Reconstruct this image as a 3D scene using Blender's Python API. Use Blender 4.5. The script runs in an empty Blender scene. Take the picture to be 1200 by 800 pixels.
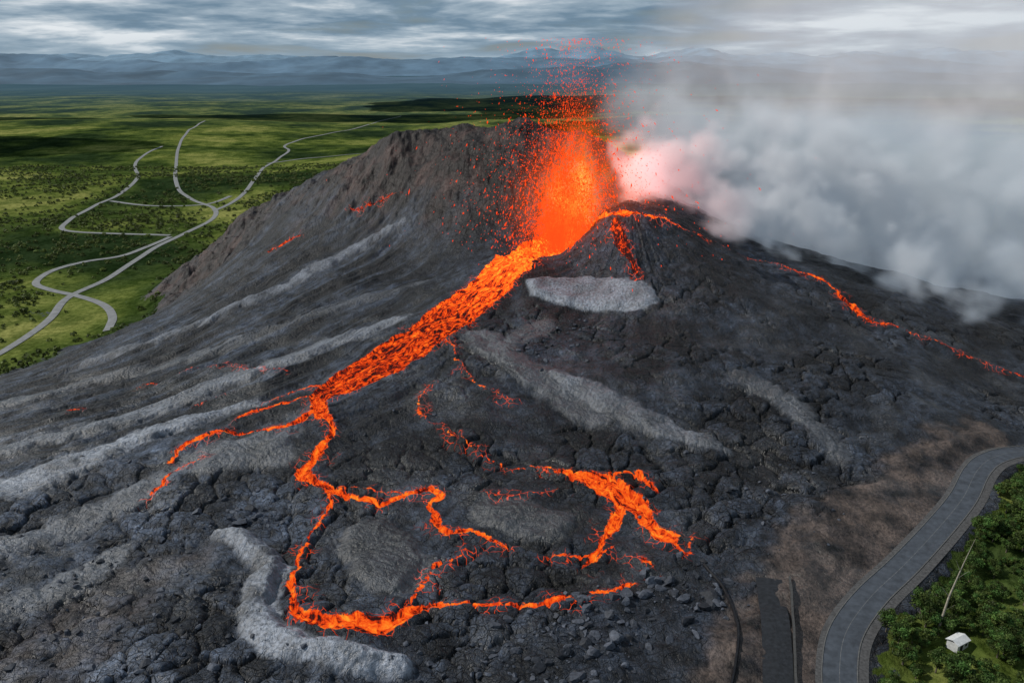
import bpy, math, numpy as np
rng=np.random.default_rng(7)
sc=bpy.context.scene
CAMH=130.0
# ---------------- numpy noise ----------------
_tabs={}
def gnoise(x,y,seed=0):
    if seed not in _tabs:
        r=np.random.default_rng(1000+seed); a=r.random((256,256))*2*np.pi
        _tabs[seed]=(np.cos(a).astype(np.float32),np.sin(a).astype(np.float32))
    cx,cy=_tabs[seed]
    xi=np.floor(x);yi=np.floor(y);fx=x-xi;fy=y-yi
    xi=xi.astype(np.int64)&255;yi=yi.astype(np.int64)&255
    x1=(xi+1)&255;y1=(yi+1)&255
    u=fx*fx*fx*(fx*(fx*6-15)+10);v=fy*fy*fy*(fy*(fy*6-15)+10)
    n00=cx[xi,yi]*fx+cy[xi,yi]*fy
    n10=cx[x1,yi]*(fx-1)+cy[x1,yi]*fy
    n01=cx[xi,y1]*fx+cy[xi,y1]*(fy-1)
    n11=cx[x1,y1]*(fx-1)+cy[x1,y1]*(fy-1)
    return ((n00*(1-u)+n10*u)*(1-v)+(n01*(1-u)+n11*u)*v)*1.4
def fbm(x,y,scale,octs=4,seed=0,gain=.5):
    s=0;a=1;f=1/scale
    for o in range(octs):
        s=s+a*gnoise(x*f+o*17.3,y*f-o*9.1,seed+o);a*=gain;f*=2.03
    return s
def voronoi(x,y,size,seed):
    r=np.random.default_rng(2000+seed);jx=r.random((256,256));jy=r.random((256,256));cid=r.random((256,256))
    x=x/size;y=y/size;xi=np.floor(x).astype(np.int64);yi=np.floor(y).astype(np.int64)
    f1=np.full(x.shape,9.);f2=np.full(x.shape,9.);idv=np.zeros(x.shape)
    for i in (-1,0,1):
        for j in (-1,0,1):
            a=(xi+i)&255;b=(yi+j)&255
            d=np.hypot(xi+i+jx[a,b]-x,yi+j+jy[a,b]-y)
            m=d<f1
            f2=np.where(m,f1,np.minimum(f2,d));idv=np.where(m,cid[a,b],idv);f1=np.where(m,d,f1)
    return f1,f2-f1,idv
def sst(a,b,x):
    t=np.clip((x-a)/(b-a),0,1);return t*t*(3-2*t)
# ---------------- base terrain: spot heights (x,y,z in metres) ----------------
PLAIN=-40.0
CP=np.array([
(-115,140,2),(0,140,0),(115,140,-3),(0,180,0),(-150,180,2),(-230,200,-2),(200,150,-6),(0,40,0),(-200,40,0),(200,40,-8),(0,-150,0),
(157,217,-1),(220,321,0),(206,430,22),(154,430,31),(114,425,40),(75,415,57),(53,415,58),
(37,370,29),(0,320,20),(30,290,15),(90,320,20),(133,290,12),(0,217,3),(60,217,3),(-60,217,3),(90,250,6),
(0,398,36),(-23,345,22),(-67,295,10.6),(-75,268,9),(-142,430,7),(-162,500,15),(-80,500,42),(-49,450,27),(-110,350,5),
(-175,340,-8),(-203,290,-6),(-296,433,-40),(-262,548,-40),(-300,618,-42),(-330,350,-36),(-320,250,-26),(-240,430,-22),(-215,560,-8),
(0,520,92),(-30,528,88),(-78,560,84),(-130,590,58),(-177,620,35),(-225,640,18),(-262,640,-8),(28,428,37),(15,450,44),(53,510,84),(90,480,60),(110,520,50),
(0,700,-30),(150,640,-30),(300,600,-35),(-100,740,-42),(-200,740,-45),(300,450,0),(400,300,-25),(400,450,-30),(300,180,-14),(250,520,-15)],float)
def phi(r):return np.sqrt(r*r+18.0**2)
def rbf_fit(P):
    n=len(P);A=np.zeros((n+3,n+3));D=np.hypot(P[:,0,None]-P[None,:,0],P[:,1,None]-P[None,:,1])
    A[:n,:n]=phi(D);A[:n,n]=1;A[:n,n+1]=P[:,0];A[:n,n+2]=P[:,1];A[n:,:n]=A[:n,n:].T
    b=np.zeros(n+3);b[:n]=P[:,2];return np.linalg.solve(A,b)
RW=rbf_fit(CP)
def base_h(x,y):
    x=np.asarray(x,float);y=np.asarray(y,float);n=len(CP)
    rr=np.hypot((x-30)/1.0,(y-330)/1.1)
    w=1-sst(330,470,rr)
    z=RW[n]+RW[n+1]*x+RW[n+2]*y
    for i in range(n):
        z=z+RW[i]*phi(np.hypot(x-CP[i,0],y-CP[i,1]))
    z=np.where(w>0,z,PLAIN)
    k=5.0
    z=np.clip(z,-80,140)
    zz=np.maximum(z,PLAIN)+k*np.exp(-np.abs(z-PLAIN)/k)*.5
    zz=PLAIN+(zz-PLAIN)*w
    far=sst(600,1500,np.hypot(x,y))
    return zz+far*fbm(x,y,900,3,50)*14+(1-w)*fbm(x,y,160,2,60)*2.5
# ---------------- ground plan (metres) ----------------
def pl(s):return [tuple(float(q) for q in p.split(',')) for p in s.split()]
LAVA=[(c,pl(s)) for c,s in [
 (.55,"25.9,437,13 10.2,427,11 -3.4,386,12 -15.4,367,11.5 -27,348,12.5 -39.8,328,12.5 -52.9,311,13 -64.7,298.4,10.5 -71.7,283.3,6"),
 (.2,"-73.9,284.2,4 -69.2,266.1,2.2 -63.1,257.3,1.5 -64.7,244.1,1.6 -67.4,230.6,2.1 -59.6,223.9,1.8 -48.5,217.5,1.4 -39.2,216.3,1.6 -34.4,219.6,.8 -28.2,224,1. -21.8,221.9,1.2 -24.7,215.1,1.1 -19.8,202.2,1.2 -9.9,201.1,.7 -1.9,195.4,.4"),
 (.2,"-65.2,229.5,.9 -55.4,216.3,.8 -57.4,204.3,.5 -58.9,190.3,.5 -56.7,175.5,.9 -52.8,165.8,1.8 -45.5,161.6,1.8 -37.1,160.5,3.6 -30.2,162.6,2.8 -21.5,169.9,1.4 -15.1,169.8,.7 -8.7,171,1. 0,170.9,.7 10.8,170.7,1.2 17.4,171.9,.5 25.4,175.1,1.1 32,179.3,.7"),
 (.2,"-72.2,268.1,1.4 -81.4,258.2,1.1 -101.9,257.6,1. -110.7,250.8,1. -113.8,240,.5"),
 (.2,"-102.8,241.3,.2 -109.4,232.5,.6 -111.5,223.9,1. -112.8,220.7,.7"),
 (.2,"-75.9,284.2,2.4 -87.4,280.6,.6 -98.7,274.7,.6 -100.4,265.1,.4"),
 (.2,"-68.6,291.9,1.5 -84.7,295.6,.5 -92.4,286.7,.3"),
 (.1,"-54.8,222.9,.3 -38.8,222.9,.25 -32.2,219.6,.3"),
 (.1,"15.2,233.1,1.3 24.6,228.6,2.9 30.9,224.2,4.8 36.7,217.5,4.5 39.3,208.8,2.5 42.2,203.3,2.1 45.1,199.9,3.2"),
 (.15,"32.8,217.5,1.5 29.4,204.3,1.7 24,194.6,1.1 20.4,185.9,.8"),
 (.15,"31.5,229.7,.9 40,231.8,.8 44.4,222.9,1.3"),
 (.2,"24.6,228.6,.7 11.2,235.2,.4 0,236.4,.2 -11.5,244.1,.15 -24.1,258.7,.15 -32.4,266.3,.2 -35,276.4,.2 -32.3,287.5,.15"),
 (.2,"-29.3,326.4,.4 -22.4,304.5,.3 -13.1,285.7,.15 0,272.2,.05"),
 (.2,"-26.8,168.9,.4 -23.5,178.4,.35 -18.8,189.1,.3 -12.5,194.6,.2"),
 (.2,"-10.6,220.8,.05 5.3,218.6,.05 14.7,223,.15"),
 (.2,"9.5,191.2,.2 21.2,190.1,.5 28.8,194.6,.2"),
 (.2,"45.2,198.9,.7 47.6,192.4,.5 52,199.9,.3"),(.2,"35.2,189.1,.4 38.2,185.9,.5"),
 (.4,"74.4,410.2,.7 92.1,408.3,.15 110.7,409.8,0 133.1,408.5,.1 143.6,399,.7 150.5,393,1.5 158.4,384.6,.4 161.1,374.3,1.5 164.5,361.6,1.2 173.3,353.1,.6 186.5,346.3,.1 199.8,340.8,.5 212.2,334.1,0 222.9,325.4,.4"),
 (.6,"41.8,434,3 52.5,410.5,1.6 72,409.2,1.1"),
 (1.3,"52.7,404.2,2.5 54.1,392.1,3.6 57.3,382.5,2 59.7,370,.8"),
 (1.1,"39.3,432.1,3 31.5,405.2,2"),
 (.6,"-152.1,499.1,1.4 -135.1,503.1,1."),(.65,"-103.1,510.2,.4 -86.5,509.4,.8 -72.7,509.5,.4"),
 (.4,"-124.8,290.5,.6 -117.9,297.1,.4"),(.4,"-181.2,299.5,.5 -178.1,301.6,.4"),(.5,"-166.7,334.8,.3 -159,335.3,.3"),(.5,"-151.1,340.1,.1 -130.7,338.3,.15 -97.2,316.1,.1")]]
GREY=[(a,b,c,pl(s)) for a,b,c,s in [
 (.22,.9,1.6,"-170,220,8 -151,235,9 -138,255,8 -121,274,6 -99,287,4"),
 (.10,1.,1.,"-151,191,6 -134,203,7 -117,222,6 -99,247,6 -77,253,4"),
 (.24,.3,3.2,"-85,198,2.5 -76,196,4.5 -65,185,5 -64,169,4.5 -57,157,5 -43,151,5 -25,149,3"),
 (.10,.45,1.8,"17,291,5 32,277,7.5 49,262,6 72,246,3.5"),
 (.19,.25,2.2,"14,369,8 36,366,13 59,355,9"),
 (.14,.9,1.2,"-67,486,3 -88,478,4 -110,460,5 -142,428,5 -182,407,5 -219,386,4"),
 (.055,1.,1.,"-44,403,4 -70,397,6 -108,387,7 -145,368,8 -201,352,8 -227,327,8"),
 (.11,1.,1.2,"-48,356,5 -78,346,8 -111,324,9 -150,287,8 -184,260,7"),
 (.06,.7,1.3,"-15,326,7 -3,306,9 13,286,8 31,264,6"),
 (.055,.6,1.,"15,337,6 0,321,5"),
 (.07,.6,1.,"-100,241,10 -81,245,9"),
 (.055,.6,1.,"87,294,4 104,273,6 111,247,5"),
 (.09,.7,1.2,"-135,165,5 -119,176,6 -111,191,5"),
 (.040,.4,1.6,"-39,197,11 -32,185,12"),(.040,.4,1.6,"-4,211,9 10,206,9")]]
BROWN=[(.8,pl("170,265,10 155,254,10 124,224,14 91,194,16 71,169,14 58,146,16 53,131,16")),(.4,pl("-107,143,16 -103,165,13 -96,179,9 -87,191,5"))]
ROAD=pl("69.6,123.6 71.7,138.7 75.8,151.4 82,163.1 93.2,175.9 108.4,189.8 126.9,207.8 142.4,223.9 155.6,240.2 166.7,249.8 183.7,257.8 216.8,267.1")
TRACK=pl("54.5,127.1 59.9,146.1 64.4,163.1 68.2,181.5");WALL=pl("58.5,127.1 63.8,146.1 68.8,163.1 73.6,181.3");PIPE=pl("46.2,138.7 51.7,151.4 55.5,164.3 55.7,177.1 52.5,188.1")
FAR_ROADS=[pl(s) for s in ["-320,448 -318,470 -321,508 -327,545 -341,593 -340,648 -346,724 -351,795 -349,868 -351,940 -377,1014 -434,1085 -495,1197 -622,1513 -729,1803 -820,2093 -963,2608",
 "-270,509 -283,544 -304,575 -333,598 -366,616 -390,638 -398,677 -388,715 -364,748 -358,832",
 "-369,993 -367,1067 -384,1197 -448,1489 -478,1757 -515,1877 -498,2098 -454,2450 -411,3091",
 "-361,839 -430,853 -488,868 -511,924 -534,1027 -541,1113 -583,1268 -718,1564 -766,1803",
 "-529,1062 -458,1027 -397,1040 -383,1099","-466,1551 -409,1637 -299,1693"]]
def smooth_line(P,sub=8):
    P=np.array(P,float);out=[];n=len(P)
    for i in range(n-1):
        p0=P[max(i-1,0)];p1=P[i];p2=P[i+1];p3=P[min(i+2,n-1)]
        for k in range(sub):
            t=k/sub
            out.append(.5*((2*p1)+(-p0+p2)*t+(2*p0-5*p1+4*p2-p3)*t*t+(-p0+3*p1-3*p2+p3)*t**3))
    out.append(P[-1]);return np.array(out)
# ---------------- grid ----------------
def axis_x():
    c=np.arange(-250,250.01,.46)
    o=[];v=250.;st=.6
    while v<16000: v+=st;o.append(v);st*=1.075
    o=np.array(o);return np.concatenate([-o[::-1],c,o])
def axis_y():
    b=[];v=105.;st=1.
    while v>-400: v-=st;b.append(v);st*=1.15
    a=np.arange(105,330,.42);c=np.arange(330,470,.7);d=np.arange(470,720,1.2)
    o=[];v=720.;st=2.
    while v<26000: v+=st;o.append(v);st*=1.03
    return np.concatenate([np.array(b)[::-1],a,c,d,np.array(o)])
ax=axis_x();ay=axis_y();NX=len(ax);NY=len(ay)
X,Y=np.meshgrid(ax,ay);X=X.ravel();Y=Y.ravel();NV=len(X)
Z=base_h(X,Y)
det=np.where((np.abs(X)<420)&(Y>60)&(Y<800))[0]
x=X[det];y=Y[det];zb=Z[det]
jx0=fbm(x,y,9,3,90);jy0=fbm(x,y,9,3,95)
def seg_field(lines,x,y,sub,jit=1.6):
    wx=x+jx0*jit; wy=y+jy0*jit
    D=np.full(x.shape,50.);S=np.zeros(x.shape);A=np.zeros(x.shape);C=np.zeros(x.shape)
    for c,l in lines:
        L=smooth_line(l,sub);s0=0
        xmin,ymin=L[:,0].min()-30,L[:,1].min()-30;xmax,ymax=L[:,0].max()+30,L[:,1].max()+30
        I=np.where((x>xmin)&(x<xmax)&(y>ymin)&(y<ymax))[0]
        px=wx[I];py=wy[I];d=D[I];ss=S[I];aa=A[I];cc=C[I]
        for i in range(len(L)-1):
            ex,ey=L[i+1,0]-L[i,0],L[i+1,1]-L[i,1];ll=ex*ex+ey*ey+1e-9;ln=math.sqrt(ll)
            t=np.clip(((px-L[i,0])*ex+(py-L[i,1])*ey)/ll,0,1)
            qx=px-L[i,0]-t*ex;qy=py-L[i,1]-t*ey
            dd=np.hypot(qx,qy)-(L[i,2]+(L[i+1,2]-L[i,2])*t)
            m=dd<d
            d=np.where(m,dd,d);ss=np.where(m,s0+t*ln,ss);aa=np.where(m,(qx*ey-qy*ex)/ln,aa);cc=np.where(m,c,cc)
            s0+=ln
        D[I]=d;S[I]=ss;A[I]=aa;C[I]=cc
    return D,S,A,C
lD,lS,lA,lC=seg_field(LAVA,x,y,4,1.5)
gcol=np.zeros(x.shape);gmask=np.zeros(x.shape);grise=np.zeros(x.shape)
gn1=fbm(x,y,14,5,77,.6)*3.5
for v,wob,hh_,l in GREY:
    d,_,_,_=seg_field([(v,l)],x,y,3)
    d=d+gn1*wob
    m=sst(2.4*wob,-4.0*wob,d);gcol=np.where(m>gmask,v,gcol);gmask=np.maximum(gmask,m)
    grise=np.maximum(grise,hh_*np.sqrt(sst(.3,-5,d)))
bd,_,_,bc=seg_field(BROWN,x,y,3);bm=sst(3,-4,bd+fbm(x,y,12,4,31)*5)*bc
RS=smooth_line([(a,b,0) for a,b in ROAD],10)
rD=np.full(x.shape,99.);rI=np.zeros(x.shape,int)
I=np.where((x>60)&(y<330))[0]
for i in range(len(RS)-1):
    e=RS[i+1]-RS[i];ll=e[0]**2+e[1]**2
    t=np.clip(((x[I]-RS[i,0])*e[0]+(y[I]-RS[i,1])*e[1])/ll,0,1)
    d=np.hypot(x[I]-RS[i,0]-t*e[0],y[I]-RS[i,1]-t*e[1]);m=d<rD[I]
    rD[I[m]]=d[m];rI[I[m]]=i
rz=base_h(RS[:,0],RS[:,1]);k=np.ones(15)/15;rz=np.convolve(np.pad(rz,7,mode='edge'),k,'valid')
ms=sst(PLAIN+2,PLAIN+9,zb+fbm(x,y,30,4,3)*5)
ms=np.maximum(ms,sst(60,120,x))
nx_=-(RS[np.minimum(rI+1,len(RS)-1),1]-RS[rI,1]);ny_=(RS[np.minimum(rI+1,len(RS)-1),0]-RS[rI,0])
sgn=(x-RS[rI,0])*nx_+(y-RS[rI,1])*ny_
rightside=(rD<90)&(sgn<0)
cveg=np.where(rightside,sst(7,11,rD+fbm(x,y,9,3,12)*3),0)
veg=np.maximum(1-ms,cveg)
rough=ms*(1-.8*gmask)*(1-sst(.2,.8,bm))
coneA=np.arctan2(x-62,y-414);coneR=np.hypot(x-62,y-414)
conef=sst(190,40,coneR)*sst(-25,20,x-(-20)+ (y-330)*.1)
wrp=fbm(x,y,70,3,71)*9
u=(x*.72+y*.69);v=(x*.69-y*.72)+wrp
leftf=sst(-10,-70,x+.15*(y-400))*sst(200,290,y)
h=np.zeros(x.shape)
h+=ms*(fbm(x,y,45,4,10)*2.6*(1-.3*leftf)+fbm(x,y,9,4,20,.5)*.6*(1-.7*gmask)*(1-.3*leftf))
r1=1-np.abs(fbm(x,y,26,4,33));h+=ms*(r1-.8)*2.2*sst(40,80,zb)
rid=sst(35,75,zb)*sst(430,500,y);h+=rid*(fbm(x,y,34,4,44,.5)*4.0)
h+=sst(20,50,zb)*sst(420,470,y)*(.5-np.abs(fbm(x,y,13,4,48,.55)))*2.4
h+=sst(75,30,np.hypot(x+215,y-590))*(np.abs(fbm(x,y,26,4,47,.5))*9-2)
h+=sst(16,4,np.hypot(x+82,(y-558)))*1.5+sst(22,5,np.hypot(x-2,y-520))*5
wx_=x+fbm(x,y,12,3,61)*3.5;wy_=y+fbm(x,y,12,3,62)*3.5
f1,e1,id1=voronoi(wx_,wy_,9.5,1);f1b,e2,id2=voronoi(wx_+3,wy_,3.6,2)
plz=sst(-.25,.25,fbm(x,y,50,3,66))*(1-.85*leftf)*(1-.85*sst(340,400,y))
slab=sst(40,18,np.hypot((x-88)/1.3,(y-245)/1.2))
plz=np.maximum(plz,slab)
plate=rough*plz*(1-cveg)
h+=plate*((id1-.5)*1.1*(1+slab)-1.5*np.exp(-(e1/.08)**1.5)+ (1-f1)*.8)
h+=plate*.6*((id2-.5)*.4-.5*np.exp(-(e2/.12)**1.5))
strk=fbm(u/12,v,9,4,70)
h+=leftf*ms*strk*1.7
cst=fbm(coneA*40,coneR/14,3,4,80);h+=conef*ms*cst*.7*(1-gmask)
rope=np.sin((fbm(x,y,18,3,85)*10+ (x*.3+y)*.3)*1.7)
ropm=ms*sst(380,300,y)*np.maximum(sst(-.2,.3,fbm(x,y,30,2,86)),gmask)
h+=ropm*rope*.15*(1-.5*leftf)
h+=grise*sst(1,6,lD)
h-=9*sst(24,6,np.hypot(x-26,y-432))
h+=np.where(lD>0,np.exp(-lD/2.0)*.9,.9-1.5*sst(0,-1.2,lD))*sst(60,5,lD)
zr=rz[rI];fl=sst(12,5,rD)
h=h*(1-fl)+fl*(zr-zb)
Z[det]=zb+h
# ---------------- albedo ----------------
basalt=np.array([.0128,.0165,.0240])
col=np.ones((len(x),3))*basalt
val=1.05+1.1*fbm(x,y,38,5,100,.55)+.4*fbm(x,y,7,3,105)
val+=leftf*fbm(u/12,v,8,5,110)*2.2+conef*fbm(coneA*40,coneR/14,3.5,4,112)*.5
val+=plate*(id1-.5)*1.4
val=np.clip(val,.35,4.)*(1+.9*fbm(x,y,5,4,150,.6))
col*=np.clip(val,.3,4)[:,None]
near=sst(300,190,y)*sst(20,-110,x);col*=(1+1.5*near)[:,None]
g=np.clip(gcol*(1+.5*fbm(x,y,9,5,120,.6)+.35*fbm(x,y,28,2,121)+.5*leftf*strk+.06*rope),.012,.28)
gm_=(gmask*.93)[:,None]
col=col*(1-gm_)+gm_*g[:,None]*.82*np.array([.90,1.,1.20])
col*=(1-plate*.85*np.exp(-(e1/.07)**1.5))[:,None]
col*=(1-plate*.45*np.exp(-(e2/.08)**1.5))[:,None]
rb=sst(30,65,zb+fbm(x,y,30,4,130)*22)*sst(395,450,y+fbm(x,y,18,3,5)*14)*sst(70,20,x)
rb=np.maximum(rb,.95*sst(75,30,np.hypot((x+225)/1.0,(y-590)/1.1)))
red=np.array([.024,.0135,.0115])*(.4+2.2*np.clip(fbm(x,y,16,5,131,.65)+.15,0,1.5))[:,None]
col=col*(1-.88*rb[:,None])+.88*rb[:,None]*red
tan=np.array([.075,.056,.047])*(.75+.8*fbm(x,y,10,5,140,.6))[:,None]
bmm=np.clip(bm,0,1)[:,None];col=np.clip(col*(1-bmm)+bmm*tan,.004,.3)
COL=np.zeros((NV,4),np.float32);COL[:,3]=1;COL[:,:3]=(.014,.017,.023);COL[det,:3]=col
VEG=np.ones(NV,np.float32);VEG[det]=veg
nd=np.ones(NV,bool);nd[det]=False
q_=nd&(Y<900);VEG[q_]=sst(PLAIN+9,PLAIN+2,Z[q_])
far_=nd&(Y>=400)&(Y<1500);VEG[far_]*=sst(.2,.05,X[far_]/Y[far_])
VEG[nd&(Y<400)&(np.abs(X)<600)]=0
LD=np.full(NV,30.,np.float32);LD[det]=lD
FL=np.zeros((NV,3),np.float32);FL[det,0]=lS;FL[det,1]=lA;FL[det,2]=lC
RG=np.zeros(NV,np.float32);RG[det]=rough*(1-cveg)*(.55+.45*plz)*(1-.6*leftf)
GL=np.zeros(NV,np.float32);GL[det]=np.maximum(gmask,.7*sst(0,.5,fbm(x,y,24,3,160)))*sst(420,330,y)
WPV=np.zeros((NV,3),np.float32);WPV[:,0]=X;WPV[:,1]=Y;WPV[det,0]=x+fbm(x,y,4.5,3,170)*1.6;WPV[det,1]=y+fbm(x,y,4.5,3,175)*1.6
SM=np.zeros(NV,np.float32);SM[det]=sst(2.5,-.5,lD+fbm(x,y,9,2,180)*6)*sst(8,1,lD)*(1-cveg)
G=Z.reshape(NY,NX)
def ground(xx,yy):
    xx=np.asarray(xx,float);yy=np.asarray(yy,float)
    i=np.clip(np.searchsorted(ax,xx)-1,0,NX-2);j=np.clip(np.searchsorted(ay,yy)-1,0,NY-2)
    fx=(xx-ax[i])/(ax[i+1]-ax[i]);fy=(yy-ay[j])/(ay[j+1]-ay[j])
    return (G[j,i]*(1-fx)+G[j,i+1]*fx)*(1-fy)+(G[j+1,i]*(1-fx)+G[j+1,i+1]*fx)*fy
# ---------------- builders ----------------
def mesh(name,V,Fq,mat=None,smooth=True,link=True):
    V=np.asarray(V,np.float32);Fq=np.asarray(Fq,np.int32);k=Fq.shape[1];m=bpy.data.meshes.new(name)
    m.vertices.add(len(V));m.vertices.foreach_set('co',V.ravel())
    m.loops.add(Fq.size);m.loops.foreach_set('vertex_index',Fq.ravel())
    m.polygons.add(len(Fq));m.polygons.foreach_set('loop_start',np.arange(0,Fq.size,k,dtype=np.int32))
    m.polygons.foreach_set('use_smooth',np.full(len(Fq),smooth))
    m.update(calc_edges=True)
    if mat:m.materials.append(mat)
    o=bpy.data.objects.new(name,m)
    if link:sc.collection.objects.link(o)
    return o
def attr(o,name,typ,data):
    a=o.data.attributes.new(name,typ,'POINT');a.data.foreach_set({'FLOAT':'value','FLOAT_VECTOR':'vector','FLOAT_COLOR':'color'}[typ],np.ascontiguousarray(data,np.float32).ravel())
def gridfaces(ny,nx):
    a=np.arange(ny*nx).reshape(ny,nx)
    return np.stack([a[:-1,:-1],a[:-1,1:],a[1:,1:],a[1:,:-1]],-1).reshape(-1,4)
class N:
    def __init__(s,tree):
        s.t=tree;s.t.nodes.clear()
    def n(s,typ,ins={},**kw):
        nd=s.t.nodes.new(typ)
        for k,v in kw.items():setattr(nd,k,v)
        for k,v in ins.items():
            if hasattr(v,'is_output'):s.t.links.new(v,nd.inputs[k])
            else:nd.inputs[k].default_value=v
        return nd
    def m(s,op,a,b=0.,c=None,clamp=False):
        ins={0:a,1:b}
        if c is not None:ins[2]=c
        return s.n('ShaderNodeMath',ins,operation=op,use_clamp=clamp).outputs[0]
    def vm(s,op,a,b=(0,0,0)):
        return s.n('ShaderNodeVectorMath',{0:a,1:b},operation=op).outputs[0]
    def noise(s,vec,scale,detail=4,rough=.5,dist=0.,dim='3D'):
        return s.n('ShaderNodeTexNoise',{'Vector':vec,'Scale':scale,'Detail':detail,'Roughness':rough,'Distortion':dist},noise_dimensions=dim).outputs[0]
    def mr(s,v,a,b,c=0.,d=1.,smooth=True):
        return s.n('ShaderNodeMapRange',{0:v,1:a,2:b,3:c,4:d},interpolation_type='SMOOTHSTEP' if smooth else 'LINEAR').outputs[0]
    def mix(s,f,a,b,blend='MIX'):
        nd=s.n('ShaderNodeMix',{},data_type='RGBA',blend_type=blend)
        for idx,v in ((0,f),(6,a),(7,b)):
            if hasattr(v,'is_output'):s.t.links.new(v,nd.inputs[idx])
            else:nd.inputs[idx].default_value=v if idx==0 else (tuple(v)+(1,))[:4]
        return nd.outputs[2]
    def ramp(s,f,stops):
        nd=s.n('ShaderNodeValToRGB',{0:f});el=nd.color_ramp.elements
        while len(el)<len(stops):el.new(.5)
        for e,(p,c) in zip(el,stops):e.position=p;e.color=tuple(c)+(1,)
        return nd.outputs[0]
def newmat(name):
    m=bpy.data.materials.new(name);m.use_nodes=True;return m,N(m.node_tree)
def lk(n,a,b):n.t.links.new(a,b)
# ---------------- ground material ----------------
gm,n=newmat('ground')
pos=n.n('ShaderNodeNewGeometry').outputs['Position']
at=lambda nm,o='Fac':n.n('ShaderNodeAttribute',attribute_name=nm).outputs[o]
colA=at('col','Color');lav=at('lava');veg_=at('veg');rg=at('rough');flw=at('flow','Vector');glo=at('smoothness');wp=at('warp','Vector');smz=at('seam')
n1=n.noise(pos,.9,4,.6,dim='2D');n2=n.noise(pos,4.,2,.6,dim='2D')
vA=n.n('ShaderNodeTexVoronoi',{'Vector':wp,'Scale':.34},feature='DISTANCE_TO_EDGE',voronoi_dimensions='2D').outputs[0]
vB=n.n('ShaderNodeTexVoronoi',{'Vector':wp,'Scale':.95},feature='DISTANCE_TO_EDGE',voronoi_dimensions='2D').outputs[0]
cA=n.mr(vA,0.,.06);cB=n.mr(vB,0.,.07)
f=n.m('MULTIPLY',n.mr(n1,.25,.75,.4,1.65,False),n.mr(n2,.2,.8,.65,1.35,False))
ck=n.m('MULTIPLY',n.mr(cA,0,1,.22,1,False),n.mr(cB,0,1,.6,1,False))
ck=n.m('ADD',n.m('MULTIPLY',ck,rg),n.m('SUBTRACT',1.,rg))
f=n.m('MULTIPLY',f,ck)
rock=n.mix(1.,colA,n.n('ShaderNodeCombineXYZ',{0:f,1:f,2:f}).outputs[0],'MULTIPLY')
g1=n.noise(pos,.0035,5,.6,dim='2D');g2=n.noise(pos,.03,4,.65,dim='2D');g3=n.noise(pos,.25,3,.7,dim='2D')
vc=n.ramp(g1,[(.38,(.022,.038,.015)),(.47,(.065,.092,.024)),(.54,(.14,.165,.042)),(.64,(.24,.24,.075))])
vc=n.mix(n.mr(g2,.42,.62),vc,n.mix(1.,vc,(.5,.58,.5),'MULTIPLY'))
vc=n.mix(n.mr(g3,.35,.7),vc,n.mix(1.,vc,(.5,.55,.45),'MULTIPLY'))
sx=n.n('ShaderNodeSeparateXYZ',{0:pos})
haze_f=n.mr(sx.outputs[1],1800.,6500.)
vc=n.mix(haze_f,vc,n.mix(n.noise(pos,.0012,4,.6,dim='2D'),(.03,.065,.09),(.065,.11,.135)))  # distance haze painted into the plain's base colour, growing with Y
veg2=n.mr(n.m('ADD',veg_,n.mr(g3,.3,.7,-.3,.3,False)),.4,.6)
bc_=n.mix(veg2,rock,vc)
bh=n.m('ADD',n.m('MULTIPLY',n1,.6),n.m('MULTIPLY',n2,.09))
bh=n.m('ADD',bh,n.m('MULTIPLY',rg,n.m('ADD',n.m('MULTIPLY',cA,.5),n.m('MULTIPLY',cB,.18))))
bump=n.n('ShaderNodeBump',{'Height':bh,'Distance':1.,'Strength':.9}).outputs[0]
ln=n.noise(pos,.7,4,.66,dim='2D')
ld=n.m('ADD',lav,n.m('MULTIPLY',n.m('SUBTRACT',ln,.5),n.mr(lav,-6.,1.,7.,1.2,False)))
lm=n.mr(ld,.08,-.15)
fs=n.n('ShaderNodeSeparateXYZ',{0:flw})
fv=n.n('ShaderNodeCombineXYZ',{0:n.m('MULTIPLY',fs.outputs[0],.13),1:n.m('MULTIPLY',fs.outputs[1],.55),2:0.}).outputs[0]
fn=n.noise(fv,1.,5,.7,.8,dim='2D')
fn2=n.noise(wp,.5,4,.7,.5,dim='2D')
fx_=n.m('ADD',n.m('MULTIPLY',fn,.55),n.m('MULTIPLY',fn2,.45))
heat=n.m('ADD',n.m('MULTIPLY',n.m('SUBTRACT',fx_,.5),2.6),.50)
heat=n.m('SUBTRACT',heat,n.m('MULTIPLY',fs.outputs[2],.36))
hp=n.n('ShaderNodeVectorMath',{0:pos,1:(20,422,36)},operation='DISTANCE').outputs['Value']
hv=n.mr(hp,110.,10.)
heat=n.m('ADD',heat,n.m('MULTIPLY',hv,.22))
lc=n.ramp(heat,[(.14,(.02,.008,.008)),(.24,(.18,.011,.004)),(.38,(.80,.055,.006)),(.58,(1.,.145,.012)),(.9,(1.,.36,.03))])
seam=n.m('MULTIPLY',n.mr(vA,.045,.01),smz)
em=n.mix(lm,n.mix(seam,(0,0,0),(.8,.06,.006)),lc)
dk=n.mix(lm,bc_,(.004,.003,.003))
rgh=n.m('SUBTRACT',n.mr(n1,.3,.7,.42,.7,False),n.m('MULTIPLY',glo,.12))
spc=n.m('ADD',.24,n.m('MULTIPLY',glo,.34))
bs=n.n('ShaderNodeBsdfPrincipled',{'Base Color':dk,'Roughness':rgh,'Normal':bump,'Emission Color':em,'Emission Strength':n.m('ADD',1.0,n.m('MULTIPLY',hv,.75)),'Specular IOR Level':n.m('MULTIPLY',n.m('SUBTRACT',1.,n.m('MAXIMUM',lm,veg2)),spc)})
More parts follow.
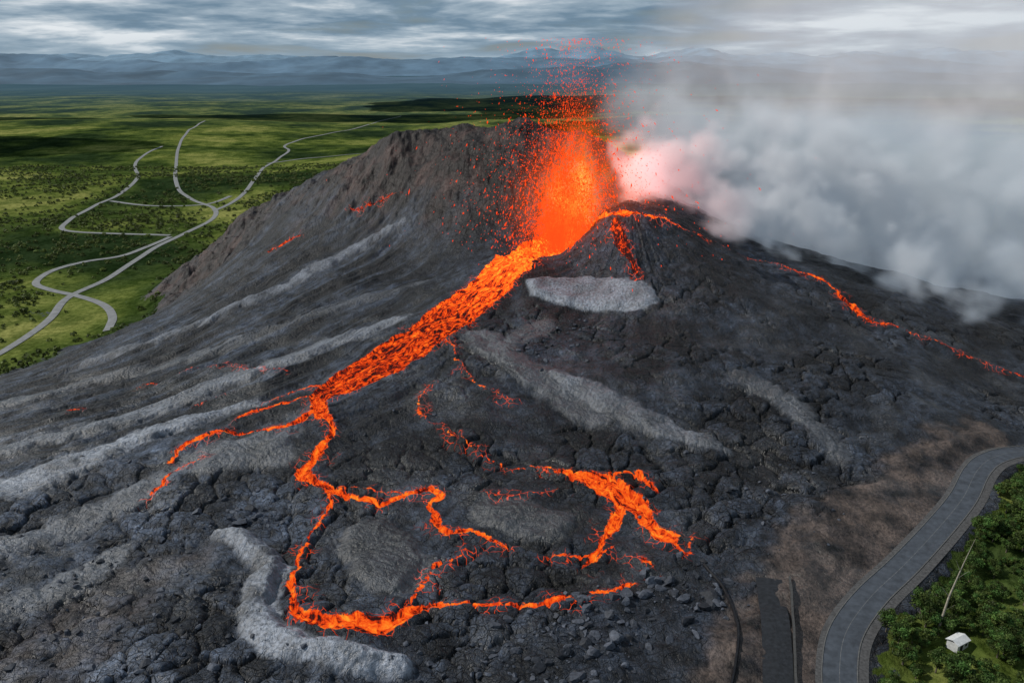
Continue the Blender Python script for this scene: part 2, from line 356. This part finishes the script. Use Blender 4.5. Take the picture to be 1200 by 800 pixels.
lk(n,bs.outputs[0],n.n('ShaderNodeOutputMaterial').inputs[0])
gm.cycles.emission_sampling='NONE'
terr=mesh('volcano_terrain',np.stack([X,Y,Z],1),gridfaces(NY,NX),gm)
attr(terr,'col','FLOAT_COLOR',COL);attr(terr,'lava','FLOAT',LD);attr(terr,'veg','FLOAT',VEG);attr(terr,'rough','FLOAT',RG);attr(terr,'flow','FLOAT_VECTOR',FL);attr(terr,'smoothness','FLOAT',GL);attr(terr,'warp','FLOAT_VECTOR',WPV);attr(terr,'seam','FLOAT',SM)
# ---------------- simple materials ----------------
def simple(name,c,rough=.8,nscale=2.,amp=.3,bumpd=.05,attrn=None,trans=0.):
    m,n=newmat(name);p=n.n('ShaderNodeNewGeometry').outputs['Position'];ns=n.noise(p,nscale,3,.6)
    k=n.mr(ns,.3,.7,1-amp,1+amp,False)
    cc=n.mix(1.,c,n.n('ShaderNodeCombineXYZ',{0:k,1:k,2:k}).outputs[0],'MULTIPLY')
    if attrn:
        a=n.n('ShaderNodeAttribute',attribute_name=attrn).outputs['Color'];cc=n.mix(1.,cc,a,'MULTIPLY')
    b=n.n('ShaderNodeBsdfPrincipled',{'Base Color':cc,'Roughness':rough,'Specular IOR Level':.2})
    if not trans:lk(n,n.n('ShaderNodeBump',{'Height':ns,'Distance':bumpd}).outputs[0],b.inputs['Normal'])
    out=b.outputs[0]
    if trans>0:
        t=n.n('ShaderNodeBsdfTranslucent',{'Color':cc});mx=n.n('ShaderNodeMixShader',{0:trans,1:b.outputs[0],2:t.outputs[0]});out=mx.outputs[0]
    lk(n,out,n.n('ShaderNodeOutputMaterial').inputs[0]);return m
asph=simple('asphalt',(.045,.053,.066),.75,.5,.3)
asph_far=simple('pale_gravel_asphalt',(.17,.175,.18),.8,.2,.2)
kerbm=simple('concrete_kerb',(.09,.09,.09),.8,2,.3)
gravm=simple('gravel_shoulder',(.06,.06,.062),.9,1.5,.4)
paint=simple('worn_road_paint',(.10,.105,.11),.7,1.2,.5)
def strip(name,line,offs,mat,zfun,parent=None):
    L=np.array(line)[:,:2];T=np.gradient(L,axis=0);T/=np.linalg.norm(T,axis=1)[:,None]+1e-9
    Nn=np.stack([-T[:,1],T[:,0]],1);V=[]
    for o,dz in offs:
        P=L+Nn*o;V.append(np.column_stack([P,zfun(P,L)+dz]))
    V=np.stack(V,1);o=mesh(name,V.reshape(-1,3),gridfaces(len(L),len(offs))[:,::-1],mat,False)
    if parent:o.parent=parent
    return o
RL=smooth_line([(a,b,0) for a,b in ROAD],16)
rzz=np.interp(np.linspace(0,1,len(RL)),np.linspace(0,1,len(rz)),rz)+.16
zf=lambda P,L:rzz
rd=strip('road',RL,[(-3.7,0),(0,.05),(3.7,0)],asph,zf)
for s in(-1,1):
    strip('kerb',RL,[(s*3.7,-.3),(s*3.7,.13),(s*3.95,.13),(s*3.95,-.3)],kerbm,zf,rd)
    strip('shoulder',RL,[(s*3.95,-.03),(s*(6.2 if s<0 else 5.2),-.10)],gravm,zf,rd)
strip('centre_line',RL,[(-.06,.056),(.06,.056)],paint,zf,rd)
for q in FAR_ROADS:
    L=smooth_line([(a,b,0) for a,b in q],10)[:,:2]
    fn_=lambda P,L:ground(P[:,0],P[:,1])+.35
    w=2.9
    strip('country_road',L,[(-w,0),(-w/2,.1),(0,.1),(w/2,.1),(w,0)],asph_far,fn_)
gz=lambda P,L:ground(L[:,0],L[:,1])
sl3=lambda P:smooth_line([(a,b,0) for a,b in P],10)
strip('service_track',sl3(TRACK),[(-3.4,.35),(0,.45),(3.4,.35)],simple('dark_tarmac',(.016,.018,.022),.7,1,.4),gz)
strip('low_wall',sl3(WALL),[(-.25,-.6),(-.25,1.2),(.25,1.2),(.25,-.6)],simple('dark_concrete',(.05,.05,.05)),gz)
strip('black_pipe',sl3(PIPE),[(-.4,-.3),(-.36,.4),(-.15,.7),(.15,.7),(.36,.4),(.4,-.3)],simple('black_rubber',(.01,.01,.012),.4,1,.3),gz)
# ---------------- rocks ----------------
def ico(sub):
    import bmesh
    b=bmesh.new();bmesh.ops.create_icosphere(b,subdivisions=sub,radius=1);b.verts.ensure_lookup_table()
    V=np.array([v.co[:] for v in b.verts]);Fc=np.array([[v.index for v in f.verts] for f in b.faces]);b.free();return V,Fc
IV,IF=ico(2)
def rocks(name,P,S,mat):
    VV=[];FF=[];o=0;C=[]
    for (px,py),s in zip(P,S):
        d=rng.normal(size=(9,3));d/=np.linalg.norm(d,axis=1)[:,None];v=IV.copy()
        for q in d:
            t=v@q;c=rng.uniform(.3,.7);v-=np.maximum(t-c,0)[:,None]*q
        v*=rng.uniform(.7,1.3,3)*s;v[:,2]*=.7
        a=rng.random()*6.28;R=np.array([[math.cos(a),-math.sin(a),0],[math.sin(a),math.cos(a),0],[0,0,1]]);v=v@R.T
        VV.append(v+np.array([px,py,float(ground(px,py))+s*.1]));FF.append(IF+o);o+=len(IV)
        g=rng.uniform(.5,2.4);C.append(np.tile([g,g,g*1.04,1],(len(IV),1)))
    ob=mesh(name,np.concatenate(VV),np.concatenate(FF),mat,False);attr(ob,'shade','FLOAT_COLOR',np.concatenate(C));return ob
rockm=simple('basalt_rock',(.030,.034,.042),.65,1.5,.4,.15,'shade')
P=[];S=[]
for cx,cy,r,k,smin,smax in [(19,161,10,260,.2,2.6),(44,175,8,180,.2,2.6),(4,151,9,160,.2,1.8),(-85,212,8,80,.2,2.2),(-68,208,5,40,.2,1.5),(-113,195,14,120,.2,1.6),(-110,159,14,140,.2,1.6),(-79,151,12,140,.2,1.6),(-14,150,12,120,.2,1.4),(66,231,14,60,.3,1.6),(14,313,10,60,.4,1.6),(-43,277,3,8,.6,2.4),(67,224,2,3,1.5,2.8),(75,205,12,40,.3,1.4),(30,333,10,50,.4,1.8),(-145,234,14,30,.2,1.0),(-51,260,12,30,.3,1.2)]:
    for _ in range(k):
        a,b=rng.normal(size=2)*r;P.append((cx+a,cy+b*.8));S.append(smin+(smax-smin)*rng.random()**4)
rocks('lava_rocks',P,S,rockm)
# ---------------- trees ----------------
leafm=simple('leaves',(.054,.096,.028),.6,.6,.35,.02,'shade',.3)
bushm=simple('scrub_leaves',(.080,.105,.032),.7,.05,.35,.02,'shade',.3)
bark=simple('bark',(.12,.1,.08),.9,3,.3)
def tube(p0,p1,r0,r1,k=6):
    p0=np.array(p0,float);p1=np.array(p1,float);d=p1-p0;d/=np.linalg.norm(d);a=np.cross(d,[.3,.9,.1]);a/=np.linalg.norm(a);b=np.cross(d,a)
    t=np.arange(k)/k*2*np.pi;ring=np.cos(t)[:,None]*a+np.sin(t)[:,None]*b
    V=np.concatenate([p0+ring*r0,p1+ring*r1]);Fc=[[i,(i+1)%k,k+(i+1)%k,k+i] for i in range(k)];return V,np.array(Fc)
def tree_mesh(name,hh,cr,ncl,nl,seed):
    r=np.random.default_rng(seed);V=[];Fs=[];C=[];mi=[];o=0
    def add(v,f,c,m):
        nonlocal o
        V.append(v);Fs.append(f+o);o+=len(v);C.append(np.tile(c,(len(v),1)) if np.ndim(c)==1 else c);mi.extend([m]*len(f))
    top=np.array([r.normal()*.4,r.normal()*.4,hh*.62])
    add(*tube((0,0,-.6),top*.5,.28,.2),np.array([1,1,1,1.]),1);add(*tube(top*.5,top,.2,.1),np.array([1,1,1,1.]),1)
    for c in range(ncl):
        u_=r.normal(size=3);u_/=np.linalg.norm(u_);u_*=r.random()**.4
        cc=np.array([u_[0]*cr,u_[1]*cr,hh*.66+u_[2]*hh*.3]);R=cr*r.uniform(.28,.48)
        if c<7:add(*tube(top*r.uniform(.55,1),cc,.09,.03,4),np.array([1,1,1,1.]),1)
        q=r.normal(size=(nl,3));q/=np.linalg.norm(q,axis=1)[:,None];q[:,2]*=.75
        ctr=cc+q*R*r.uniform(.55,1.1,(nl,1))
        nr=q+r.normal(size=(nl,3))*.6;nr/=np.linalg.norm(nr,axis=1)[:,None]
        a=np.cross(nr,r.normal(size=(nl,3)));a/=np.linalg.norm(a,axis=1)[:,None];b=np.cross(nr,a)
        s=r.uniform(.14,.34,(nl,1))
        v=np.stack([ctr-a*s,ctr-b*s*.6,ctr+a*s,ctr+b*s*.6],1).reshape(-1,3)
        f_=np.arange(nl*4).reshape(nl,4)
        br=r.uniform(.5,1.9);sh=np.repeat(br*r.uniform(.7,1.3,nl),4);yl=r.uniform(.8,1.35)
        add(v,f_,np.stack([sh*yl,sh,sh*.8,np.ones_like(sh)],1),0)
    ob=mesh(name,np.concatenate(V),np.concatenate(Fs),leafm,False,link=False);ob.data.materials.append(bark)
    ob.data.polygons.foreach_set('material_index',np.array(mi,np.int32));attr(ob,'shade','FLOAT_COLOR',np.concatenate(C));m=ob.data;bpy.data.objects.remove(ob);return m
TM=[tree_mesh('broadleaf_tree',r_[0],r_[1],r_[2],110,50+i) for i,r_ in enumerate([(7,2.8,24),(5.5,2.6,20),(8.5,3.0,28),(4,2.4,16)])]
shx,shy=107.,159.
cnt=0;placed=[]
for _ in range(9000):
    tx=rng.uniform(70,230);ty=rng.uniform(118,300)
    j=np.argmin(np.hypot(RS[:,0]-tx,RS[:,1]-ty));j2=min(j+1,len(RS)-1)
    if j2==j:j-=1
    d=np.hypot(RS[j,0]-tx,RS[j,1]-ty);e=RS[j2]-RS[j]
    s_=(tx-RS[j,0])*-e[1]+(ty-RS[j,1])*e[0]
    if s_>0 or d<9.5+2*math.sin(ty*.3) or d>75:continue
    if any((a-tx)**2+(b-ty)**2<2.1**2 for a,b in placed):continue
    if np.hypot(tx-shx,(ty-shy)+3)<6.5: continue
    placed.append((tx,ty))
    ob=bpy.data.objects.new('broadleaf_tree',TM[rng.integers(4)]);sc.collection.objects.link(ob)
    s=rng.uniform(.4,1.05)
    ob.location=(tx,ty,float(ground(tx,ty)));ob.scale=(s,s,s*rng.uniform(.8,1.1));ob.rotation_euler=(0,0,rng.random()*6.28)
    cnt+=1
    if cnt>620:break
def woodland():
    K=22;M=30000
    tx=rng.uniform(-900,-120,M);ty=rng.uniform(330,1500,M)
    dn=fbm(tx,ty,120,3,200)*.5+.35*fbm(tx,ty,30,2,205)
    hz=ground(tx,ty);ok=(hz<PLAIN+8)&(dn>-.25+.75*rng.random(M))&(np.abs(tx)<ty*.8)
    for q in FAR_ROADS:
        L=smooth_line([(a,b,0) for a,b in q],6)
        for p in L:ok&=np.hypot(tx-p[0],ty-p[1])>8
    tx=tx[ok];ty=ty[ok];hz=hz[ok];m=len(tx)
    s=rng.uniform(.8,2.7,m)
    q=rng.normal(size=(m,K,3));q/=np.linalg.norm(q,axis=2)[...,None];q[...,2]=np.abs(q[...,2])*1.0
    ctr=np.stack([tx,ty,hz+s*.3],1)[:,None,:]+q*s[:,None,None]*rng.uniform(.6,1.05,(m,K,1))
    nr=q+rng.normal(size=q.shape)*.5;nr/=np.linalg.norm(nr,axis=2)[...,None]
    a=np.cross(nr,rng.normal(size=q.shape));a/=np.linalg.norm(a,axis=2)[...,None];b=np.cross(nr,a)
    ss=(s[:,None]*rng.uniform(.3,.55,(m,K)))[...,None]
    v=np.stack([ctr-a*ss,ctr-b*ss*.8,ctr+a*ss,ctr+b*ss*.8],2).reshape(-1,3)
    sh=np.repeat((rng.uniform(.5,1.4,(m,1))*rng.uniform(.7,1.3,(m,K))).ravel(),4)
    ob=mesh('woodland',v,np.arange(len(v)).reshape(-1,4),bushm,False);attr(ob,'shade','FLOAT_COLOR',np.stack([sh*1.,sh,sh*.8,np.ones_like(sh)],1))
woodland()
# ---------------- dead tree & shed ----------------
pale=simple('weathered_wood',(.30,.27,.22),.8,2,.3)
def join_tubes(name,segs,mat):
    V=[];Fs=[];o=0
    for s in segs:
        v,f_=tube(*s);V.append(v);Fs.append(f_+o);o+=len(v)
    return mesh(name,np.concatenate(V),np.concatenate(Fs),mat)
dt=join_tubes('dead_tree',[((0,0,-1),(1.2,.3,9),.34,.24),((1.2,.3,9),(3.2,.6,18),.24,.13),((3.2,.6,18),(5.0,.9,25),.13,.03),((1.2,.3,9),(-1.2,.2,12),.08,.03),((2.2,.45,14),(4.6,0,16.5),.07,.02),((2.8,.5,16),(1.4,.9,19),.06,.02),((.6,.1,5),(2.6,-.3,7),.07,.02)],pale)
dt.location=(105.5,165,float(ground(105.5,165)))
white=simple('white_painted_metal',(.5,.51,.52),.5,1.5,.15)
dark=simple('dark_opening',(.02,.02,.02),.8)
shed=bpy.data.objects.new('white_shed',None);sc.collection.objects.link(shed);shed.location=(shx,shy,float(ground(shx,shy))-.1);shed.rotation_euler=(0,0,.5)
def boxm(name,c,s,mat,par):
    v=np.array([(a,b,d) for a in(-.5,.5) for b in(-.5,.5) for d in(-.5,.5)])*np.array(s)+np.array(c)
    o=mesh(name,v,[(0,1,3,2),(4,6,7,5),(0,4,5,1),(2,3,7,6),(0,2,6,4),(1,5,7,3)],mat,False);o.parent=par;return o
boxm('walls',(0,0,1.1),(4.2,2.8,2.2),white,shed);boxm('door',(-.6,-1.43,.9),(1.,.06,1.8),dark,shed);boxm('window',(1.2,-1.43,1.3),(.8,.06,.6),dark,shed)
rv=np.array([(-2.4,-1.7,2.2),(2.4,-1.7,2.2),(2.4,0,2.9),(-2.4,0,2.9),(2.4,1.7,2.2),(-2.4,1.7,2.2)])
rv=np.concatenate([rv,rv+[0,0,.12]])
ro=mesh('roof',rv,[(0,3,2,1),(3,5,4,2),(6,7,8,9),(9,8,10,11),(0,1,7,6),(4,5,11,10),(1,2,8,7),(2,4,10,8),(3,0,6,9),(5,3,9,11)],white,False);ro.parent=shed
# ---------------- distant ranges ----------------
def rng_mt(name,y0,depth,hgt,hazy_col,seed,xw):
    xs=np.linspace(-xw,xw,420);ys=np.linspace(0,depth,26);A,B=np.meshgrid(xs,ys)
    prof=np.sin(np.clip(B/depth,0,1)*np.pi)**.8
    rdg=(1-np.abs(fbm(A,B+y0,depth*.9,6,seed,.55)))
    big=.55+.6*fbm(A,B*0,xw*.35,3,seed+5)
    z=PLAIN-30+prof*hgt*np.clip(rdg*.8*big+.25,.05,2)
    m=simple(name+'_slopes',hazy_col,.95,.002,.25,3.)  # blue of the distance haze is mixed into each slope colour
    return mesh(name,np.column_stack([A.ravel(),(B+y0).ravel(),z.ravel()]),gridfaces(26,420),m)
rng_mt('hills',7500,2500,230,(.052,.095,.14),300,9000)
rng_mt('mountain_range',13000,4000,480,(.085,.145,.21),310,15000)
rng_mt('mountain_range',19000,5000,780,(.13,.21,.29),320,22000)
# ---------------- lava fountain ----------------
fm,n=newmat('molten_spatter');ht=n.n('ShaderNodeAttribute',attribute_name='heat').outputs['Fac']
c=n.ramp(ht,[(0.,(.7,.045,.006)),(.3,(1.,.14,.010)),(.6,(1.,.32,.015)),(1.,(1.,.62,.10))])
lk(n,n.n('ShaderNodeEmission',{0:c,1:1.6}).outputs[0],n.n('ShaderNodeOutputMaterial').inputs[0])
fm.cycles.emission_sampling='NONE'
M=38000
vent=np.array([26,428,34.])
apex=np.minimum(8+rng.exponential(31,M),108)
ang=np.abs(rng.normal(0,.165,M))*(1.25-.62*apex/106);az=rng.random(M)*2*np.pi
v0=np.sqrt(2*9.81*apex);vz=v0;vh=v0*np.tan(ang)
# ejecta leave in separate bursts: group the flight times
vx=vh*np.cos(az)+1.3;vy=vh*np.sin(az)*.7
Tm=2*vz/9.81;t=Tm*rng.random(M)**.9
off=rng.normal(size=(M,2))*np.array([5.,4.])
p=np.column_stack([vent[0]+off[:,0]+vx*t,vent[1]+off[:,1]+vy*t,vent[2]+vz*t-4.905*t*t])
vel=np.column_stack([vx,vy,vz-9.81*t])
ok=p[:,2]>ground(p[:,0],p[:,1])+.1;p=p[ok];vel=vel[ok];M=len(p)
dirv=vel/(np.linalg.norm(vel,axis=1)[:,None]+1e-6)
hrel=np.clip((p[:,2]-vent[2])/95,0,1);rr=np.hypot(p[:,0]-vent[0],p[:,1]-vent[1])
heat=np.clip(1.2-hrel*.8-rr/50+rng.normal(0,.22,M),0,1)
sz=(rng.uniform(.08,.18,M)+.32*rng.random(M)**10)*(1.3-.6*hrel)
OV=np.array([(1,0,0),(0,1,0),(-1,0,0),(0,-1,0),(0,0,1),(0,0,-1)],float);OF=np.array([(0,1,4),(1,2,4),(2,3,4),(3,0,4),(1,0,5),(2,1,5),(3,2,5),(0,3,5)])
a=np.cross(dirv,rng.normal(size=(M,3)));a/=np.linalg.norm(a,axis=1)[:,None];b=np.cross(dirv,a)
el=rng.uniform(1.,4.,M)
oj=OV[None]*rng.uniform(.6,1.3,(M,6,1))
V=p[:,None,:]+sz[:,None,None]*(oj[...,0:1]*a[:,None,:]+oj[...,1:2]*b[:,None,:]+oj[...,2:3]*dirv[:,None,:]*el[:,None,None])
ft=mesh('lava_fountain',V.reshape(-1,3),(OF[None]+np.arange(M)[:,None,None]*6).reshape(-1,3),fm,False);attr(ft,'heat','FLOAT',np.repeat(heat,6))
# ---------------- volumes (voxel grids from geometry nodes) ----------------
def volume_object(name,mn,mx,res,build,mat):
    ng=bpy.data.node_groups.new(name+'_field','GeometryNodeTree')
    ng.interface.new_socket('Geometry',in_out='OUTPUT',socket_type='NodeSocketGeometry')
    n=N(ng);P_=n.n('GeometryNodeInputPosition').outputs[0]
    dens=build(n,P_)
    vc_=n.n('GeometryNodeVolumeCube',{'Density':dens,'Min':mn,'Max':mx,'Resolution X':res[0],'Resolution Y':res[1],'Resolution Z':res[2]})
    smn=n.n('GeometryNodeSetMaterial',{'Geometry':vc_.outputs[0]});smn.inputs['Material'].default_value=mat
    out=n.n('NodeGroupOutput');lk(n,smn.outputs[0],out.inputs[0])
    me=bpy.data.meshes.new(name);me.materials.append(mat);o=bpy.data.objects.new(name,me);sc.collection.objects.link(o)
    md=o.modifiers.new('field','NODES');md.node_group=ng
    return o
def gas(n,P_):
    s_=n.n('ShaderNodeSeparateXYZ',{0:P_})
    hz_=n.m('DIVIDE',n.m('SUBTRACT',s_.outputs[2],32.),98.)
    cx_=n.m('ADD',27.,n.m('MULTIPLY',hz_,15.))
    rx=n.m('SUBTRACT',s_.outputs[0],cx_);ry=n.m('SUBTRACT',s_.outputs[1],430.)
    rad=n.m('SQRT',n.m('ADD',n.m('MULTIPLY',rx,rx),n.m('MULTIPLY',n.m('MULTIPLY',ry,ry),1.6)))
    R_=n.m('ADD',15.,n.m('MULTIPLY',n.m('SQRT',n.m('MAXIMUM',hz_,0.)),16.))
    sh=n.m('SUBTRACT',1.,n.m('DIVIDE',rad,R_))
    st=n.n('ShaderNodeVectorMath',{0:P_,1:(1.6,1.6,.7)},operation='MULTIPLY').outputs[0]
    nz=n.noise(st,.075,6,.7,.8)
    dd=n.m('ADD',sh,n.m('MULTIPLY',n.m('SUBTRACT',nz,.53),4.2))
    dd=n.m('MULTIPLY',n.mr(dd,-.05,1.3),n.m('POWER',n.mr(hz_,1.,.0),1.3))
    dd=n.m('MULTIPLY',dd,n.mr(sh,-.1,.7))
    r3=n.n('ShaderNodeVectorMath',{0:P_,1:(38,430,58)},operation='DISTANCE').outputs['Value']
    halo=n.m('MULTIPLY',n.mr(r3,50.,8.),n.mr(nz,.3,.7,.05,.15))
    return n.m('ADD',dd,halo)
gmv,n=newmat('incandescent_gas')
dn=n.n('ShaderNodeAttribute',attribute_name='density').outputs['Fac']
gc=n.mix(n.mr(dn,0.05,.55),(1.,.14,.012),(1.,.44,.05))
lk(n,n.n('ShaderNodeEmission',{0:gc,1:n.m('MULTIPLY',dn,.085)}).outputs[0],n.n('ShaderNodeOutputMaterial').inputs[1])
gmv.cycles.volume_step_rate=2.
gg=volume_object('incandescent_gas',(-30,380,10),(95,480,135),(76,60,74),gas,gmv);gg.parent=ft
def plumes(n,P_):
    s_=n.n('ShaderNodeSeparateXYZ',{0:P_});xx=n.m('SUBTRACT',s_.outputs[0],45.)
    w1=n.n('ShaderNodeTexNoise',{'Vector':P_,'Scale':.018,'Detail':3.}).outputs['Color']
    WP=n.vm('ADD',P_,n.n('ShaderNodeVectorMath',{0:w1,3:38.},operation='SCALE').outputs[0])
    puff=n.n('ShaderNodeTexVoronoi',{'Vector':WP,'Scale':.034,'Detail':3.,'Roughness':.55},feature='F1').outputs[0]
    nzA=n.m('ADD',n.m('MULTIPLY',n.noise(WP,.016,5,.55),.65),n.m('MULTIPLY',n.m('SUBTRACT',1.,puff),.45))
    nzB=n.m('ADD',n.m('MULTIPLY',n.noise(WP,.011,6,.6),.8),n.m('MULTIPLY',n.m('SUBTRACT',1.,puff),.2))
    def plume(yc0,ys,zc0,zs,r0,rs,zsq,nz,mid,namp,xstart,ramp_=40.):
        yc=n.m('ADD',yc0,n.m('MULTIPLY',xx,ys));zc=n.m('ADD',zc0,n.m('MULTIPLY',xx,zs))
        a=n.m('SUBTRACT',s_.outputs[1],yc);b=n.m('MULTIPLY',n.m('SUBTRACT',s_.outputs[2],zc),zsq)
        d=n.m('SQRT',n.m('ADD',n.m('MULTIPLY',a,a),n.m('MULTIPLY',b,b)))
        R=n.m('ADD',r0,n.m('MULTIPLY',n.m('MAXIMUM',xx,0.),rs))
        s=n.m('SUBTRACT',1.,n.m('DIVIDE',d,R))
        s=n.m('ADD',s,n.m('MULTIPLY',n.m('SUBTRACT',nz,mid),namp))
        return n.m('SUBTRACT',s,n.mr(xx,xstart+ramp_,xstart,0.,1.6))
    white=plume(462.,-.17,76.,-.16,27.,.32,1.0,nzA,.45,3.4,-14.)
    brown=plume(515.,.06,112.,.20,44.,.42,.75,nzB,.38,2.4,-40.,110.)
    dw=n.m('MULTIPLY',n.mr(white,.0,.5),n.mr(xx,250.,80.,.32,1.))
    return n.m('ADD',dw,n.m('MULTIPLY',n.mr(brown,-.1,.7),.30))
sm,n=newmat('volcanic_smoke');P_=n.n('ShaderNodeNewGeometry').outputs['Position'];s_=n.n('ShaderNodeSeparateXYZ',{0:P_})
dn=n.n('ShaderNodeAttribute',attribute_name='density').outputs['Fac']
dt_=n.m('MULTIPLY',dn,.12)
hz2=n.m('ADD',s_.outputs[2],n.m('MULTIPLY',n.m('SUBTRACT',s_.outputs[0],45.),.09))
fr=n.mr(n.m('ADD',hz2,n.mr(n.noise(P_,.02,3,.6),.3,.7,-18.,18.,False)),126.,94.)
shade_rt=n.mr(s_.outputs[0],130.,270.)
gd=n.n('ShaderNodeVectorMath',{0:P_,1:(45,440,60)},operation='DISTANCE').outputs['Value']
cS=n.mix(fr,(.13,.11,.10),n.mix(shade_rt,(.88,.90,.93),(.34,.40,.48)))  # bluish shade of the right-hand smoke is put into its colour
cS=n.mix(n.mr(gd,80.,20.,0.,.85),cS,(.42,.22,.14))  # orange glow of the vent tinted into the nearby smoke colour
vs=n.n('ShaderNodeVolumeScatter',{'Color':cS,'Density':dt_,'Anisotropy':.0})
amb_fill=n.n('ShaderNodeEmission',{0:n.mix(fr,(.085,.075,.075),n.mix(shade_rt,(.20,.26,.34),(.09,.13,.19))),1:n.m('MULTIPLY',dt_,.34)})  # smoke emits faintly in place of ambient scattered light
gl=n.n('ShaderNodeEmission',{0:(1.,.17,.03,1),1:n.m('MULTIPLY',dt_,n.mr(gd,95.,10.,0.,.36))})  # lava light on the smoke, added as emission around the vent
a1=n.n('ShaderNodeAddShader',{0:vs.outputs[0],1:amb_fill.outputs[0]});a2=n.n('ShaderNodeAddShader',{0:a1.outputs[0],1:gl.outputs[0]})
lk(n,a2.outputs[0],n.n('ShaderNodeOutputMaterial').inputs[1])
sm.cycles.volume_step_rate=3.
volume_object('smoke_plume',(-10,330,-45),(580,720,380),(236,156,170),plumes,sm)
# ---------------- clouds ----------------
cm=simple('cloud_vapour',(.8,.8,.8),1.,.003,.1)
SUN=np.array([-.70,.16,.69]);SUN/=np.linalg.norm(SUN)
v4,f4=ico(4)
for sx_,sy_,a_,b_ in [(-1250,1800,420,150),(-2300,2700,800,240),(-500,2900,700,220),(900,3800,1400,900),(700,2300,500,400)]:
    c0=np.array([sx_,sy_,PLAIN])+SUN*(1100/SUN[2])
    d=1+.4*fbm(v4[:,0]*3+sx_,v4[:,1]*3+v4[:,2]*2,1.,4,400)
    mesh('cloud',v4*d[:,None]*np.array([a_,b_,90])+c0,f4,cm)
# ---------------- world, sun, camera ----------------
w=bpy.data.worlds.new('World');sc.world=w;w.use_nodes=True;n=N(w.node_tree)
sky=n.n('ShaderNodeTexSky',sky_type='NISHITA');sky.sun_disc=False
sky.sun_elevation=math.asin(SUN[2]);sky.sun_rotation=math.atan2(SUN[0],SUN[1])
b1=n.n('ShaderNodeBackground',{0:sky.outputs[0],1:.07})
g=n.n('ShaderNodeTexCoord').outputs['Generated'];s_=n.n('ShaderNodeSeparateXYZ',{0:g})
den=n.m('ADD',n.m('MAXIMUM',s_.outputs[2],0.),.10)
cv=n.n('ShaderNodeCombineXYZ',{0:n.m('DIVIDE',s_.outputs[0],den),1:n.m('DIVIDE',s_.outputs[1],den),2:0.}).outputs[0]
c1=n.noise(cv,.5,6,.55,.3);c2=n.noise(cv,1.6,5,.6)
cc=n.ramp(n.m('ADD',n.m('MULTIPLY',c1,.75),n.m('MULTIPLY',c2,.25)),[(.38,(.09,.155,.22)),(.48,(.17,.26,.35)),(.54,(.35,.44,.52)),(.61,(.80,.84,.87))])
cc=n.mix(n.mr(s_.outputs[2],.045,.0,0.,.5),cc,(.36,.46,.54))
b2=n.n('ShaderNodeBackground',{0:cc,1:1.})
cf=n.mr(c1,.36,.5,.6,1.)
mx=n.n('ShaderNodeMixShader',{0:cf,1:b1.outputs[0],2:b2.outputs[0]})
lk(n,mx.outputs[0],n.n('ShaderNodeOutputWorld').inputs[0])
sl=bpy.data.lights.new('sun','SUN');sl.energy=4.0;sl.angle=math.radians(.5);sl.color=(1,.95,.87)
so=bpy.data.objects.new('sun',sl);sc.collection.objects.link(so)
from mathutils import Vector
so.rotation_euler=Vector(SUN).to_track_quat('Z','Y').to_euler()
cd=bpy.data.cameras.new('camera');co=bpy.data.objects.new('camera',cd);sc.collection.objects.link(co)
co.location=(0,0,CAMH);co.rotation_euler=(math.radians(71),0,0);cd.lens=28.26;cd.sensor_width=36;cd.clip_end=60000;cd.clip_start=1
sc.camera=co
sc.view_settings.view_transform='Standard';sc.view_settings.look='None';sc.view_settings.exposure=0
